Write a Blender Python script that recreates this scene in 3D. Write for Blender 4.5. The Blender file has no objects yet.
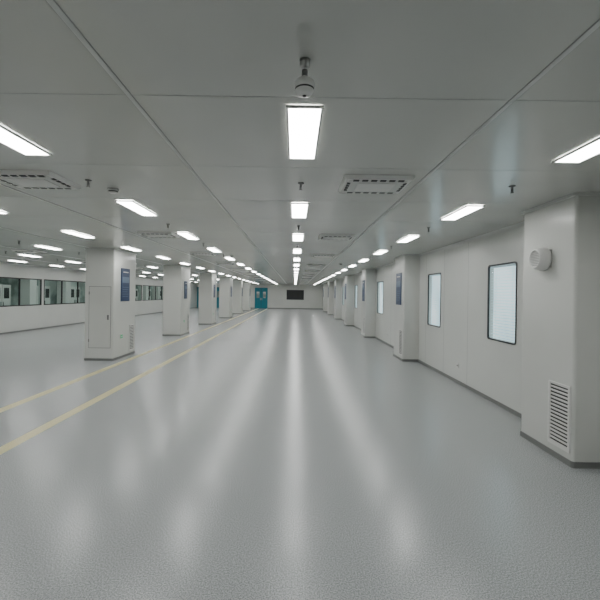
import bpy, math, random
from mathutils import Vector, Matrix
random.seed(3)
S=bpy.context.scene
CAMZ=1.7; CEIL=2.75; XR=3.21; XL=-11.2; YF=44.0; YB=-4.0

# ---------------- materials ----------------
def mat(name,col,rough=0.5,metal=0.0,spec=0.5,emis=None,estr=0.0):
    m=bpy.data.materials.new(name); m.use_nodes=True
    b=m.node_tree.nodes["Principled BSDF"]
    b.inputs["Base Color"].default_value=(*col,1)
    b.inputs["Roughness"].default_value=rough
    b.inputs["Metallic"].default_value=metal
    b.inputs["Specular IOR Level"].default_value=spec
    if emis:
        b.inputs["Emission Color"].default_value=(*emis,1)
        b.inputs["Emission Strength"].default_value=estr
    return m
def noisy(m,scale,c1,c2,detail=2,bump=0.0,lo=0.35,hi=0.65,rough=None,bscale=None):
    nt=m.node_tree; N=nt.nodes; L=nt.links; b=N["Principled BSDF"]
    tc=N.new("ShaderNodeTexCoord"); n=N.new("ShaderNodeTexNoise")
    n.inputs["Scale"].default_value=scale; n.inputs["Detail"].default_value=detail
    L.new(tc.outputs["Object"],n.inputs["Vector"])
    r=N.new("ShaderNodeValToRGB"); r.color_ramp.elements[0].position=lo; r.color_ramp.elements[1].position=hi
    r.color_ramp.elements[0].color=(*c1,1); r.color_ramp.elements[1].color=(*c2,1)
    L.new(n.outputs["Fac"],r.inputs["Fac"]); L.new(r.outputs["Color"],b.inputs["Base Color"])
    if bump>0:
        n2=N.new("ShaderNodeTexNoise"); n2.inputs["Scale"].default_value=bscale or scale
        L.new(tc.outputs["Object"],n2.inputs["Vector"])
        bp=N.new("ShaderNodeBump"); bp.inputs["Strength"].default_value=bump; bp.inputs["Distance"].default_value=0.02
        L.new(n2.outputs["Fac"],bp.inputs["Height"]); L.new(bp.outputs["Normal"],b.inputs["Normal"])
    return m
M_floor=noisy(mat("vinyl_floor",(0.3,0.31,0.31),0.25,spec=0.75),115,(0.20,0.212,0.216),(0.45,0.468,0.472),detail=3,bump=0.0)
M_ceil=noisy(mat("ceiling_steel",(0.5,0.51,0.49),0.2,spec=0.9),0.8,(0.50,0.51,0.48),(0.54,0.55,0.52),bump=0.05,bscale=0.9)
M_wall=noisy(mat("wall_panel",(0.6,0.61,0.585),0.28),0.7,(0.60,0.615,0.585),(0.64,0.655,0.625))
M_col=noisy(mat("column_panel",(0.6,0.61,0.585),0.28),0.9,(0.58,0.59,0.56),(0.62,0.63,0.60))
M_seam=mat("seam_grey",(0.30,0.31,0.30),0.5)
M_gap=mat("panel_gap",(0.18,0.185,0.18),0.5)
M_trim=mat("ceiling_trim",(0.6,0.61,0.59),0.35)
M_base=mat("baseboard_grey",(0.18,0.185,0.18),0.4)
M_black=mat("black_frame",(0.015,0.016,0.017),0.35)
M_white=mat("white_paint",(0.72,0.72,0.70),0.4)
M_lamp=mat("lamp_diffuser",(0.9,0.9,0.9),0.4,emis=(1.0,1.0,0.98),estr=26)
M_dark=mat("dark_void",(0.03,0.032,0.032),0.6)
M_metal=mat("brushed_metal",(0.45,0.45,0.44),0.3,metal=0.9)
M_yel=noisy(mat("floor_tape",(0.55,0.52,0.38),0.3),60,(0.60,0.55,0.29),(0.70,0.64,0.36))
M_teal=mat("teal_paint",(0.0,0.19,0.26),0.35)
M_blue=mat("poster_blue",(0.01,0.035,0.11),0.3)
M_print=mat("poster_print",(0.12,0.18,0.27),0.4)
M_green=mat("sign_green",(0.02,0.3,0.12),0.4,emis=(0.05,0.6,0.25),estr=0.3)
M_lock=mat("lock_chrome",(0.2,0.2,0.2),0.3,metal=0.8)
M_corr=noisy(mat("corridor_paint",(0.12,0.16,0.14),0.5),0.9,(0.22,0.28,0.26),(0.58,0.63,0.61),lo=0.42,hi=0.58)
def glassmat(name,tint,fac,rough=0.03):
    m=mat(name,(0.03,0.05,0.045),rough)
    nt=m.node_tree; out=nt.nodes["Material Output"]; b=nt.nodes["Principled BSDF"]
    tr=nt.nodes.new("ShaderNodeBsdfTransparent"); tr.inputs["Color"].default_value=(*tint,1)
    mx=nt.nodes.new("ShaderNodeMixShader"); mx.inputs[0].default_value=fac
    nt.links.new(tr.outputs[0],mx.inputs[1]); nt.links.new(b.outputs[0],mx.inputs[2]); nt.links.new(mx.outputs[0],out.inputs["Surface"])
    return m
M_glass=glassmat("tinted_glass",(0.90,0.98,0.96),0.08)
M_glass2=glassmat("clear_glass",(0.88,0.96,0.98),0.18)
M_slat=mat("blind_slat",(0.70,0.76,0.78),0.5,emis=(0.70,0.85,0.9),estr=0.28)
M_back=mat("window_glow_panel",(0.6,0.65,0.66),0.5)  # emissive stand-in for the bright space behind the right windows, uneven glow painted in
nt=M_back.node_tree; N=nt.nodes; L=nt.links; b=N["Principled BSDF"]
tc=N.new("ShaderNodeTexCoord"); n=N.new("ShaderNodeTexNoise"); n.inputs["Scale"].default_value=1.3; n.inputs["Detail"].default_value=1
L.new(tc.outputs["Object"],n.inputs["Vector"])
r=N.new("ShaderNodeValToRGB"); r.color_ramp.elements[0].position=0.35; r.color_ramp.elements[1].position=0.65
r.color_ramp.elements[0].color=(0.50,0.64,0.69,1); r.color_ramp.elements[1].color=(0.84,0.97,1.0,1)
L.new(n.outputs["Fac"],r.inputs["Fac"]); L.new(r.outputs["Color"],b.inputs["Emission Color"])
b.inputs["Emission Strength"].default_value=1.25

# ---------------- mesh builder ----------------
class MB:
    def __init__(s): s.v=[];s.f=[];s.m=[];s.mats=[];s.sm=[]
    def mi(s,m):
        if m not in s.mats: s.mats.append(m)
        return s.mats.index(m)
    def box(s,x0,x1,y0,y1,z0,z1,m):
        k=len(s.v); i=s.mi(m)
        s.v+=[(x0,y0,z0),(x1,y0,z0),(x1,y1,z0),(x0,y1,z0),(x0,y0,z1),(x1,y0,z1),(x1,y1,z1),(x0,y1,z1)]
        for f in [(0,3,2,1),(4,5,6,7),(0,1,5,4),(1,2,6,5),(2,3,7,6),(3,0,4,7)]:
            s.f.append(tuple(k+a for a in f)); s.m.append(i); s.sm.append(False)
        return s
    def lathe(s,prof,m,n=28,axis='Z',c=(0,0,0)):
        i=s.mi(m); k=len(s.v)
        for r,h in prof:
            for a in range(n):
                t=2*math.pi*a/n; p=(r*math.cos(t),r*math.sin(t),h)
                if axis=='X': p=(h,r*math.cos(t),r*math.sin(t))
                if axis=='Y': p=(r*math.cos(t),h,r*math.sin(t))
                s.v.append((p[0]+c[0],p[1]+c[1],p[2]+c[2]))
        for j in range(len(prof)-1):
            for a in range(n):
                s.f.append((k+j*n+a,k+j*n+(a+1)%n,k+(j+1)*n+(a+1)%n,k+(j+1)*n+a)); s.m.append(i); s.sm.append(True)
        return s
    def prism(s,pts,z0,z1,m):
        k=len(s.v);n=len(pts);i=s.mi(m)
        s.v+=[(x,y,z0) for x,y in pts]+[(x,y,z1) for x,y in pts]
        for a in range(n):
            s.f.append((k+a,k+(a+1)%n,k+n+(a+1)%n,k+n+a)); s.m.append(i); s.sm.append(False)
        s.f.append(tuple(k+a for a in reversed(range(n)))); s.m.append(i); s.sm.append(False)
        s.f.append(tuple(k+n+a for a in range(n))); s.m.append(i); s.sm.append(False)
        return s
    def mesh(s,name):
        me=bpy.data.meshes.new(name); me.from_pydata(s.v,[],s.f)
        for m in s.mats: me.materials.append(m)
        me.polygons.foreach_set("material_index",s.m); me.polygons.foreach_set("use_smooth",s.sm); me.update()
        return me
    def obj(s,name,loc=(0,0,0),rot=(0,0,0)):
        return place(s.mesh(name),name,loc,rot)
def place(me,name,loc=(0,0,0),rot=(0,0,0)):
    o=bpy.data.objects.new(name,me); o.location=loc; o.rotation_euler=rot
    S.collection.objects.link(o); return o

# ---------------- shell ----------------
T=0.15
RW0,RW1=1.0,2.22; FI=0.022
RWIN=[(0.6,1.5),(5.61,6.45),(8.53,9.36),(14.1,15.1),(20.0,20.8),(25.4,26.2)]
MB().box(XL-3,XR+T,YB-T,YF+T,-0.1,0,M_floor).obj("floor")
MB().box(XL-3,XR+T,YB-T,YF+T,CEIL,CEIL+0.1,M_ceil).obj("ceiling")
w=MB()
w.box(XR,XR+T,YB,YF,0,RW0+FI,M_wall).box(XR,XR+T,YB,YF,RW1-FI,CEIL,M_wall)
prev=YB
for a,b_ in RWIN:
    w.box(XR,XR+T,prev,a+FI,RW0+FI,RW1-FI,M_wall); prev=b_-FI
w.box(XR,XR+T,prev,YF,RW0+FI,RW1-FI,M_wall)
y=0.3
while y<YF:
    if not any(a-0.02<y<b_+0.02 for a,b_ in RWIN):
        w.box(XR-0.001,XR,y-0.003,y+0.003,0,CEIL,M_seam)
    y+=1.15
w.obj("wall_right")
MB().box(XL-3,XR+T,YF,YF+T,0,CEIL,M_wall).obj("wall_far")
MB().box(XL-3,XR+T,YB-T,YB,0,CEIL,M_wall).obj("wall_back")
WZ0,WZ1=1.05,2.2
w=MB().box(XL-T,XL,YB,YF,0,WZ0,M_wall).box(XL-T,XL,YB,YF,WZ1,CEIL,M_wall)
secs=[]; y=0.0
while y+6.0<YF:
    secs.append((y+0.5,y+5.95)); y+=5.6
prev=YB
for a,b_ in secs:
    w.box(XL-T,XL,prev,a,WZ0,WZ1,M_wall); prev=b_
w.box(XL-T,XL,prev,YF,WZ0,WZ1,M_wall)
w.obj("wall_left")
for i,(a,b_) in enumerate(secs):
    g=MB(); n=4; st=(b_-a)/n; x0,x1=XL-0.04,XL+0.008; fr=0.045
    g.box(x0,x1,a,b_,WZ0,WZ0+fr,M_black).box(x0,x1,a,b_,WZ1-fr,WZ1,M_black)
    for k in range(n+1):
        yy=a+k*st; yy=min(max(yy,a+fr/2),b_-fr/2)
        g.box(x0,x1,yy-fr/2,yy+fr/2,WZ0+fr,WZ1-fr,M_black)
    for k in range(n):
        g.box(XL-0.03,XL-0.02,a+k*st+fr/2,a+(k+1)*st-fr/2,WZ0+fr,WZ1-fr,M_glass)
    g.obj("window_%d"%(i+10))
# corridor beyond the left glazing: wall, pillars, storage cabinets, added lamps to brighten it
MB().box(XL-3.1,XL-3,YB,YF,0,CEIL,M_corr).obj("wall_corridor")
cab=MB().box(-0.3,0.3,-0.55,0.55,0.08,1.95,M_white).box(-0.27,0.27,-0.52,0.52,0,0.08,M_base)
cab.box(0.3,0.306,-0.006,0.006,0.1,1.93,M_gap).box(0.3,0.32,-0.09,-0.06,0.95,1.15,M_lock).box(0.3,0.32,0.06,0.09,0.95,1.15,M_lock)
cab.box(0.3,0.304,-0.45,-0.12,1.3,1.8,M_dark).box(0.3,0.304,0.12,0.45,1.3,1.8,M_dark)
cabm=cab.mesh("storage_cabinet")
for k in range(14):
    yy=1.5+k*3.0
    MB().box(-0.25,0.25,-0.25,0.25,0,CEIL,M_white).box(-0.27,0.27,-0.27,0.27,0,0.1,M_base).obj("corridor_column",(XL-2.2,yy,0))
    place(cabm,"storage_cabinet",(XL-2.69,yy+1.5,0))

MB().box(XR-0.012,XR,YB,YF,0,0.06,M_base).obj("baseboard_right")
MB().box(XL,XL+0.012,YB,YF,0,0.06,M_base).obj("baseboard_left")
MB().box(XL,XR-0.012,YF-0.012,YF,0,0.1,M_base).obj("baseboard_far")
def crown(name,pts,y0,y1):
    k=MB(); n=len(pts); i=k.mi(M_trim)
    k.v=[(x,y0,z) for x,z in pts]+[(x,y1,z) for x,z in pts]
    for a in range(n): k.f.append((a,(a+1)%n,n+(a+1)%n,n+a)); k.m.append(i); k.sm.append(False)
    k.obj(name)
crown("trim_1",[(XR,CEIL),(XR-0.05,CEIL),(XR-0.02,CEIL-0.02),(XR,CEIL-0.05)],YB,YF)
crown("trim_2",[(XL,CEIL),(XL+0.05,CEIL),(XL+0.02,CEIL-0.02),(XL,CEIL-0.05)],YB,YF)

LX=[0.04+2.02*k for k in range(-5,2)]
cs=MB()
for x in [-0.9+2.045*k for k in range(-4,2)]:
    cs.box(x-0.013,x+0.013,YB,YF,CEIL-0.004,CEIL-0.0005,M_trim)
    cs.box(x-0.0175,x-0.013,YB,YF,CEIL-0.0015,CEIL-0.0004,M_seam)
    cs.box(x+0.013,x+0.0175,YB,YF,CEIL-0.0015,CEIL-0.0004,M_seam)
y=-0.23-2.3
while y<YF:
    cs.box(XL+0.05,XR-0.05,y-0.002,y+0.002,CEIL-0.001,CEIL-0.0003,M_seam); y+=1.15
cs.obj("trim_3")

# ---------------- ceiling lights ----------------
lm=MB(); hw,hl=0.105,0.415; fb=0.014
lm.box(-hw,hw,-hl,-hl+fb,-0.014,0,M_white).box(-hw,hw,hl-fb,hl,-0.014,0,M_white)
lm.box(-hw,-hw+fb,-hl+fb,hl-fb,-0.014,0,M_white).box(hw-fb,hw,-hl+fb,hl-fb,-0.014,0,M_white)
lm.box(-hw+fb,hw-fb,-hl+fb,hl-fb,-0.010,-0.001,M_lamp)
lme=lm.mesh("corridor_fill_lamp")
for x in LX:
    y=2.56-1*2.3
    while y<YF-0.6:
        place(lme,"corridor_fill_lamp",(x,y,CEIL-0.0045))
        y+=2.3
for k in range(21):  # corridor lamps added to brighten what shows through the left glazing
    place(lme,"corridor_fill_lamp",(XL-1.2,2+k*2.0,CEIL-0.0045))

# ---------------- air diffusers ----------------
d=MB(); a,b_=0.31,0.26
def frust(mb,a0,b0,z0,a1,b1,z1,m):
    k=len(mb.v); i=mb.mi(m)
    mb.v+=[(-a0,-b0,z0),(a0,-b0,z0),(a0,b0,z0),(-a0,b0,z0),(-a1,-b1,z1),(a1,-b1,z1),(a1,b1,z1),(-a1,b1,z1)]
    for f in [(0,1,2,3),(4,7,6,5),(0,4,5,1),(1,5,6,2),(2,6,7,3),(3,7,4,0)]:
        mb.f.append(tuple(k+q for q in f)); mb.m.append(i); mb.sm.append(False)
frust(d,a,b_,0,a-0.02,b_-0.02,-0.03,M_white)
frust(d,a-0.05,b_-0.05,-0.031,a-0.06,b_-0.06,-0.034,M_trim)
for s in (-1,1):
    for k in range(6):
        x=-0.2+k*0.08
        d.box(x-0.026,x+0.026,s*0.2-0.017,s*0.2+0.017,-0.037,-0.030,M_dark)
    for k in range(4):
        y=-0.11+k*0.073
        d.box(s*0.255-0.014,s*0.255+0.014,y-0.022,y+0.022,-0.037,-0.030,M_dark)
d.box(-0.17,0.17,-0.13,0.13,-0.040,-0.034,M_white)
dme=d.mesh("ceiling_air_diffuser")
for x in (0.73,-2.47,-7.1):
    y=3.65
    while y<YF-2:
        place(dme,"ceiling_air_diffuser",(x,y,CEIL-0.0012)); y+=3.35

# ---------------- sprinklers, detectors ----------------
sp=MB().lathe([(0.0,0.0),(0.03,0.0),(0.027,-0.008),(0.009,-0.01),(0.009,-0.03),(0.012,-0.034),(0.006,-0.04),(0.004,-0.06),(0.002,-0.062),(0.017,-0.064),(0.017,-0.067),(0,-0.068)],M_lock,16)
sp.box(-0.012,-0.009,-0.002,0.002,-0.064,-0.03,M_lock).box(0.009,0.012,-0.002,0.002,-0.064,-0.03,M_lock)
sme=sp.mesh("fire_sprinkler")
for x in (-7.9,-5.9,-1.97,0.04,2.04):
    y=3.67
    while y<YF-1:
        place(sme,"fire_sprinkler",(x,y,CEIL-0.0012)); y+=2.3
sd=MB().lathe([(0,0),(0.055,0),(0.055,-0.012),(0.045,-0.02),(0.043,-0.03),(0.036,-0.04),(0.0,-0.045)],M_metal,28)
sd.lathe([(0.046,-0.021),(0.0465,-0.024),(0.044,-0.029)],M_dark,28)
sdm=sd.mesh("smoke_detector")
for x,y in ((-1.88,3.98),(-1.8,10.9),(1.55,13.2),(-1.8,17.8),(1.55,22.4),(-6.9,8.6),(-6.9,15.5)):
    place(sdm,"smoke_detector",(x,y,CEIL-0.0012))
h=MB().lathe([(0,0),(0.024,0),(0.024,-0.03),(0.018,-0.036),(0.008,-0.038)],M_metal,32)
h.lathe([(0.008,-0.036),(0.008,-0.085),(0.03,-0.088),(0.043,-0.10),(0.046,-0.115),(0.046,-0.125),(0.043,-0.13)],M_white,32)
h.lathe([(0.043,-0.13),(0.042,-0.137)],M_dark,32).lathe([(0.042,-0.137),(0.034,-0.152),(0.02,-0.158),(0.0,-0.160)],M_white,32)
h.lathe([(0.0,-0.1595),(0.009,-0.1605),(0.008,-0.164),(0,-0.165)],M_dark,16)
h.lathe([(0.0085,-0.045),(0.014,-0.047),(0.014,-0.07),(0.0085,-0.072)],M_lock,20)
h.obj("ceiling_sensor",(0.03,1.74,CEIL))

# ---------------- columns ----------------
def rrect(x0,x1,y0,y1,r,corners=(1,1,1,1),n=6):
    pts=[]
    cs=[(x0+r,y0+r,180),(x1-r,y0+r,270),(x1-r,y1-r,0),(x0+r,y1-r,90)]
    raw=[(x0,y0),(x1,y0),(x1,y1),(x0,y1)]
    for q,(cx,cy,a0) in enumerate(cs):
        if corners[q]:
            for k in range(n+1):
                t=math.radians(a0+90*k/n); pts.append((cx+r*math.cos(t),cy+r*math.sin(t)))
        else: pts.append(raw[q])
    return pts
def column(x0,x1,y0,y1,corners,gx0,gx1):
    c=MB()
    c.prism(rrect(x0,x1,y0,y1,0.03,corners),0,CEIL,M_col)
    c.prism(rrect(x0-gx0,x1+gx1,y0-0.012,y1+0.012,0.035,corners),0,0.06,M_base)
    c.prism(rrect(x0-gx0*2,x1+gx1*2,y0-0.024,y1+0.024,0.04,corners),CEIL-0.03,CEIL,M_trim)
    c.obj("column")
LC=[9.49+5.6*k for k in range(-1,6)]
lx0,lx1=-5.14,-4.43

def grille(name,loc,rot,w=0.32,hh=0.66,n=16):
    g=MB(); f=0.025
    g.box(-w/2,w/2,-0.015,0,0,f,M_white).box(-w/2,w/2,-0.015,0,hh-f,hh,M_white)
    g.box(-w/2,-w/2+f,-0.015,0,f,hh-f,M_white).box(w/2-f,w/2,-0.015,0,f,hh-f,M_white)
    g.box(-w/2+f,w/2-f,-0.002,-0.0005,f,hh-f,M_dark)
    st=(hh-2*f)/n; i=g.mi(M_white)
    for k in range(n):
        z=f+k*st; q=len(g.v); xa,xb=-w/2+f,w/2-f
        g.v+=[(xa,-0.014,z+st*0.05),(xb,-0.014,z+st*0.05),(xb,-0.003,z+st*0.35),(xa,-0.003,z+st*0.35),
              (xa,-0.014,z+st*0.42),(xb,-0.014,z+st*0.42),(xb,-0.003,z+st*0.5),(xa,-0.003,z+st*0.5)]
        for fc in [(0,3,2,1),(4,5,6,7),(0,1,5,4),(1,2,6,5),(2,3,7,6),(3,0,4,7)]:
            g.f.append(tuple(q+a for a in fc)); g.m.append(i); g.sm.append(False)
    return g.obj(name,loc,rot)
def poster(loc,rot,w=0.5,hh=0.85):
    p=MB(); p.box(-w/2,w/2,-0.015,0,0,hh,M_blue).box(-w/2+0.012,w/2-0.012,-0.018,-0.014,0.012,hh-0.012,M_blue)
    y0,y1=-0.020,-0.017
    p.box(-w*0.30,w*0.30,y0,y1,hh*0.87,hh*0.90,M_white)
    p.box(-w*0.40,w*0.40,y0,y1,hh*0.56,hh*0.74,M_print)
    for r in range(5):
        p.box(-w*0.38,w*(0.34-0.06*(r%3)),y0,y1,hh*(0.42-r*0.07),hh*(0.435-r*0.07),M_print)
    p.obj("notice_board",loc,rot)
def exit_sign(loc,rot):
    e=MB().box(-0.07,0.07,-0.015,0,0,0.11,M_white).box(-0.06,0.06,-0.018,-0.014,0.01,0.10,M_green)
    e.box(-0.045,0.01,-0.020,-0.017,0.048,0.062,M_white)
    k=len(e.v); e.v+=[(0.005,-0.020,0.03),(0.045,-0.020,0.055),(0.005,-0.020,0.08)]; e.f.append((k,k+1,k+2)); e.m.append(e.mi(M_white)); e.sm.append(False)
    e.obj("exit_direction_sign",loc,rot)
def access_door(loc,w=0.54,z0=0.31,z1=1.82):
    a=MB(); a.box(-w/2,w/2,-0.004,0,z0,z1,M_gap).box(-w/2+0.011,w/2-0.011,-0.009,-0.003,z0+0.011,z1-0.011,M_col)
    a.box(w/2-0.085,w/2-0.045,-0.022,-0.008,(z0+z1)/2-0.06,(z0+z1)/2+0.06,M_lock)
    for z in (z0+0.15,z1-0.2): a.box(-w/2-0.004,-w/2+0.02,-0.013,-0.004,z,z+0.07,M_lock)
    a.obj("access_panel_door",loc)
RP=(0,0,math.radians(90))
RN=(0,0,math.radians(-90))
for k,y in enumerate(LC):
    column(lx0,lx1,y,y+1.3,(1,1,1,1),0.012,0.012)
    if k==1: access_door(((lx0+lx1)/2+0.02,y-0.0005,0))
    if k>=1: poster((lx1+0.0005,y+0.62,1.45),RP,w=0.5 if k==1 else 0.4,hh=0.85 if k==1 else 0.7)
    grille("air_return_grille",(lx1+0.0005,y+1.05,0.11),RP,w=0.3,hh=0.7)
    exit_sign((lx1+0.0005,y+0.42,0.5),RP)
RC=[(3.88,4.78),(10.0,10.95),(15.4,16.35),(21.0,21.95),(26.6,27.55),(32.2,33.15),(37.8,38.75)]
for k,(y0,y1) in enumerate(RC):
    column(2.8,XR,y0,y1,(1,0,0,1),0.012,0)
    if k!=0: poster((2.7995,(y0+y1)/2-0.02,1.45),RN,w=0.5)
    grille("air_return_grille",(2.7995,(y0+0.2),0.13),RN,w=0.33,hh=0.67)
s=MB().box(-0.02,0,-0.10,0.10,-0.10,0.10,M_metal)
s.lathe([(0.0,-0.015),(0.125,-0.015),(0.13,-0.03),(0.128,-0.06),(0.108,-0.12),(0.10,-0.13),(0.094,-0.13),(0.09,-0.118),(0.0,-0.112)],M_white,40,axis='X')
for q in range(-4,5):
    ww=math.sqrt(max(0,0.086**2-(q*0.018)**2)); s.box(-0.122,-0.112,-ww,ww,q*0.018-0.004,q*0.018+0.004,M_metal)
s.obj("wall_speaker",(2.7995,4.34,2.13))

# ---------------- right wall windows ----------------
def rwin(i,y0,y1,z0=RW0,z1=RW1):
    g=MB(); x=XR-0.0005; f=FI
    def ring(r,inset,n=6):
        pts=[]
        a0,a1,c0,c1=y0+inset,y1-inset,z0+inset,z1-inset
        for cx,cz,s in ((a0+r,c0+r,180),(a1-r,c0+r,270),(a1-r,c1-r,0),(a0+r,c1-r,90)):
            for k in range(n+1):
                t=math.radians(s+90*k/n); pts.append((cx+r*math.cos(t),cz+r*math.sin(t)))
        return pts
    o=ring(0.05,0); inn=ring(0.035,f+0.002); n=len(o); mi=g.mi(M_black)
    k=len(g.v)
    g.v+=[(x,a,b) for a,b in o]+[(x-0.010,a,b) for a,b in o]+[(x-0.010,a,b) for a,b in inn]+[(x+0.014,a,b) for a,b in inn]
    for j in range(3):
        for a in range(n):
            g.f.append((k+j*n+a,k+j*n+(a+1)%n,k+(j+1)*n+(a+1)%n,k+(j+1)*n+a)); g.m.append(mi); g.sm.append(False)
    k=len(g.v); g.v+=[(x+0.004,a,b) for a,b in inn]; g.f.append(tuple(range(k,k+n))); g.m.append(g.mi(M_glass2)); g.sm.append(False)
    ya,yb,za,zb=y0+f+0.001,y1-f-0.001,z0+f+0.001,z1-f-0.001
    g.box(x+0.08,x+0.09,ya,yb,za,zb,M_back)
    # venetian blind: thin tilted slats, head rail and ladder cords
    g.box(x+0.020,x+0.05,ya+0.01,yb-0.01,zb-0.03,zb-0.005,M_slat)
    z=za+0.03; si=g.mi(M_slat)
    while z<zb-0.05:
        k=len(g.v); g.v+=[(x+0.028,ya+0.012,z-0.004),(x+0.028,yb-0.012,z-0.004),(x+0.050,yb-0.012,z+0.003),(x+0.050,ya+0.012,z+0.003)]
        g.f.append((k,k+1,k+2,k+3)); g.m.append(si); g.sm.append(False); z+=0.045
    for q in (0.2,0.8):
        yy=ya+(yb-ya)*q; g.box(x+0.036,x+0.038,yy-0.002,yy+0.002,za+0.02,zb-0.04,M_slat)
    g.obj("window_%d"%i)
for i,(a,b_) in enumerate(RWIN): rwin(i+1,a,b_)
for y in (7.6,13.3,19.0):
    MB().box(-0.012,0,-0.043,0.043,0,0.086,M_white).box(-0.014,-0.011,-0.02,0.02,0.03,0.056,M_dark).obj("wall_socket",(XR-0.001,y,0.3))

# ---------------- floor tapes ----------------
for x in (-3.09,-4.13):
    MB().box(x-0.075,x+0.075,YB,YF-0.02,0.0003,0.0012,M_yel).obj("floor_marking_line")

# ---------------- far wall ----------------
g=MB().box(-0.95,1.0,YF-0.03,YF-0.001,1.05,2.15,M_black)
for a,b_ in ((-0.9,-0.28),(-0.24,0.32),(0.36,0.95)): g.box(a,b_,YF-0.035,YF-0.028,1.1,2.1,M_dark)
g.obj("window_30")
def tdoor(i,x0,x1):
    g=MB().box(x0,x1,YF-0.05,YF-0.001,0,2.35,M_teal); mid=(x0+x1)/2
    g.box(mid-0.012,mid+0.012,YF-0.052,YF-0.048,0,2.3,M_dark)
    for a,b_ in ((x0+0.2,mid-0.2),(mid+0.2,x1-0.2)):
        g.box(a,b_,YF-0.056,YF-0.048,1.2,1.9,M_corr)
    g.box(mid-0.10,mid-0.06,YF-0.09,YF-0.048,0.95,1.2,M_metal).box(mid+0.06,mid+0.10,YF-0.09,YF-0.048,0.95,1.2,M_metal)
    g.obj("door_%d"%i)
tdoor(1,-4.55,-3.1); tdoor(2,-9.0,-7.4); tdoor(3,-11.1,-9.6)

# ---------------- world & camera ----------------
wd=bpy.data.worlds.new("World"); S.world=wd; wd.use_nodes=True
wd.node_tree.nodes["Background"].inputs[0].default_value=(0.5,0.52,0.52,1); wd.node_tree.nodes["Background"].inputs[1].default_value=0.3
cam=bpy.data.cameras.new("camera"); co=bpy.data.objects.new("camera",cam); S.collection.objects.link(co)
cam.sensor_width=36; cam.lens=388/600*36; cam.shift_x=5/600; cam.shift_y=-6/600; cam.clip_start=0.05; cam.clip_end=200
co.matrix_world=Matrix.Translation((0,0,CAMZ))@Matrix.Rotation(math.radians(90),4,'X')@Matrix.Rotation(math.radians(0.8),4,'Z')
S.camera=co
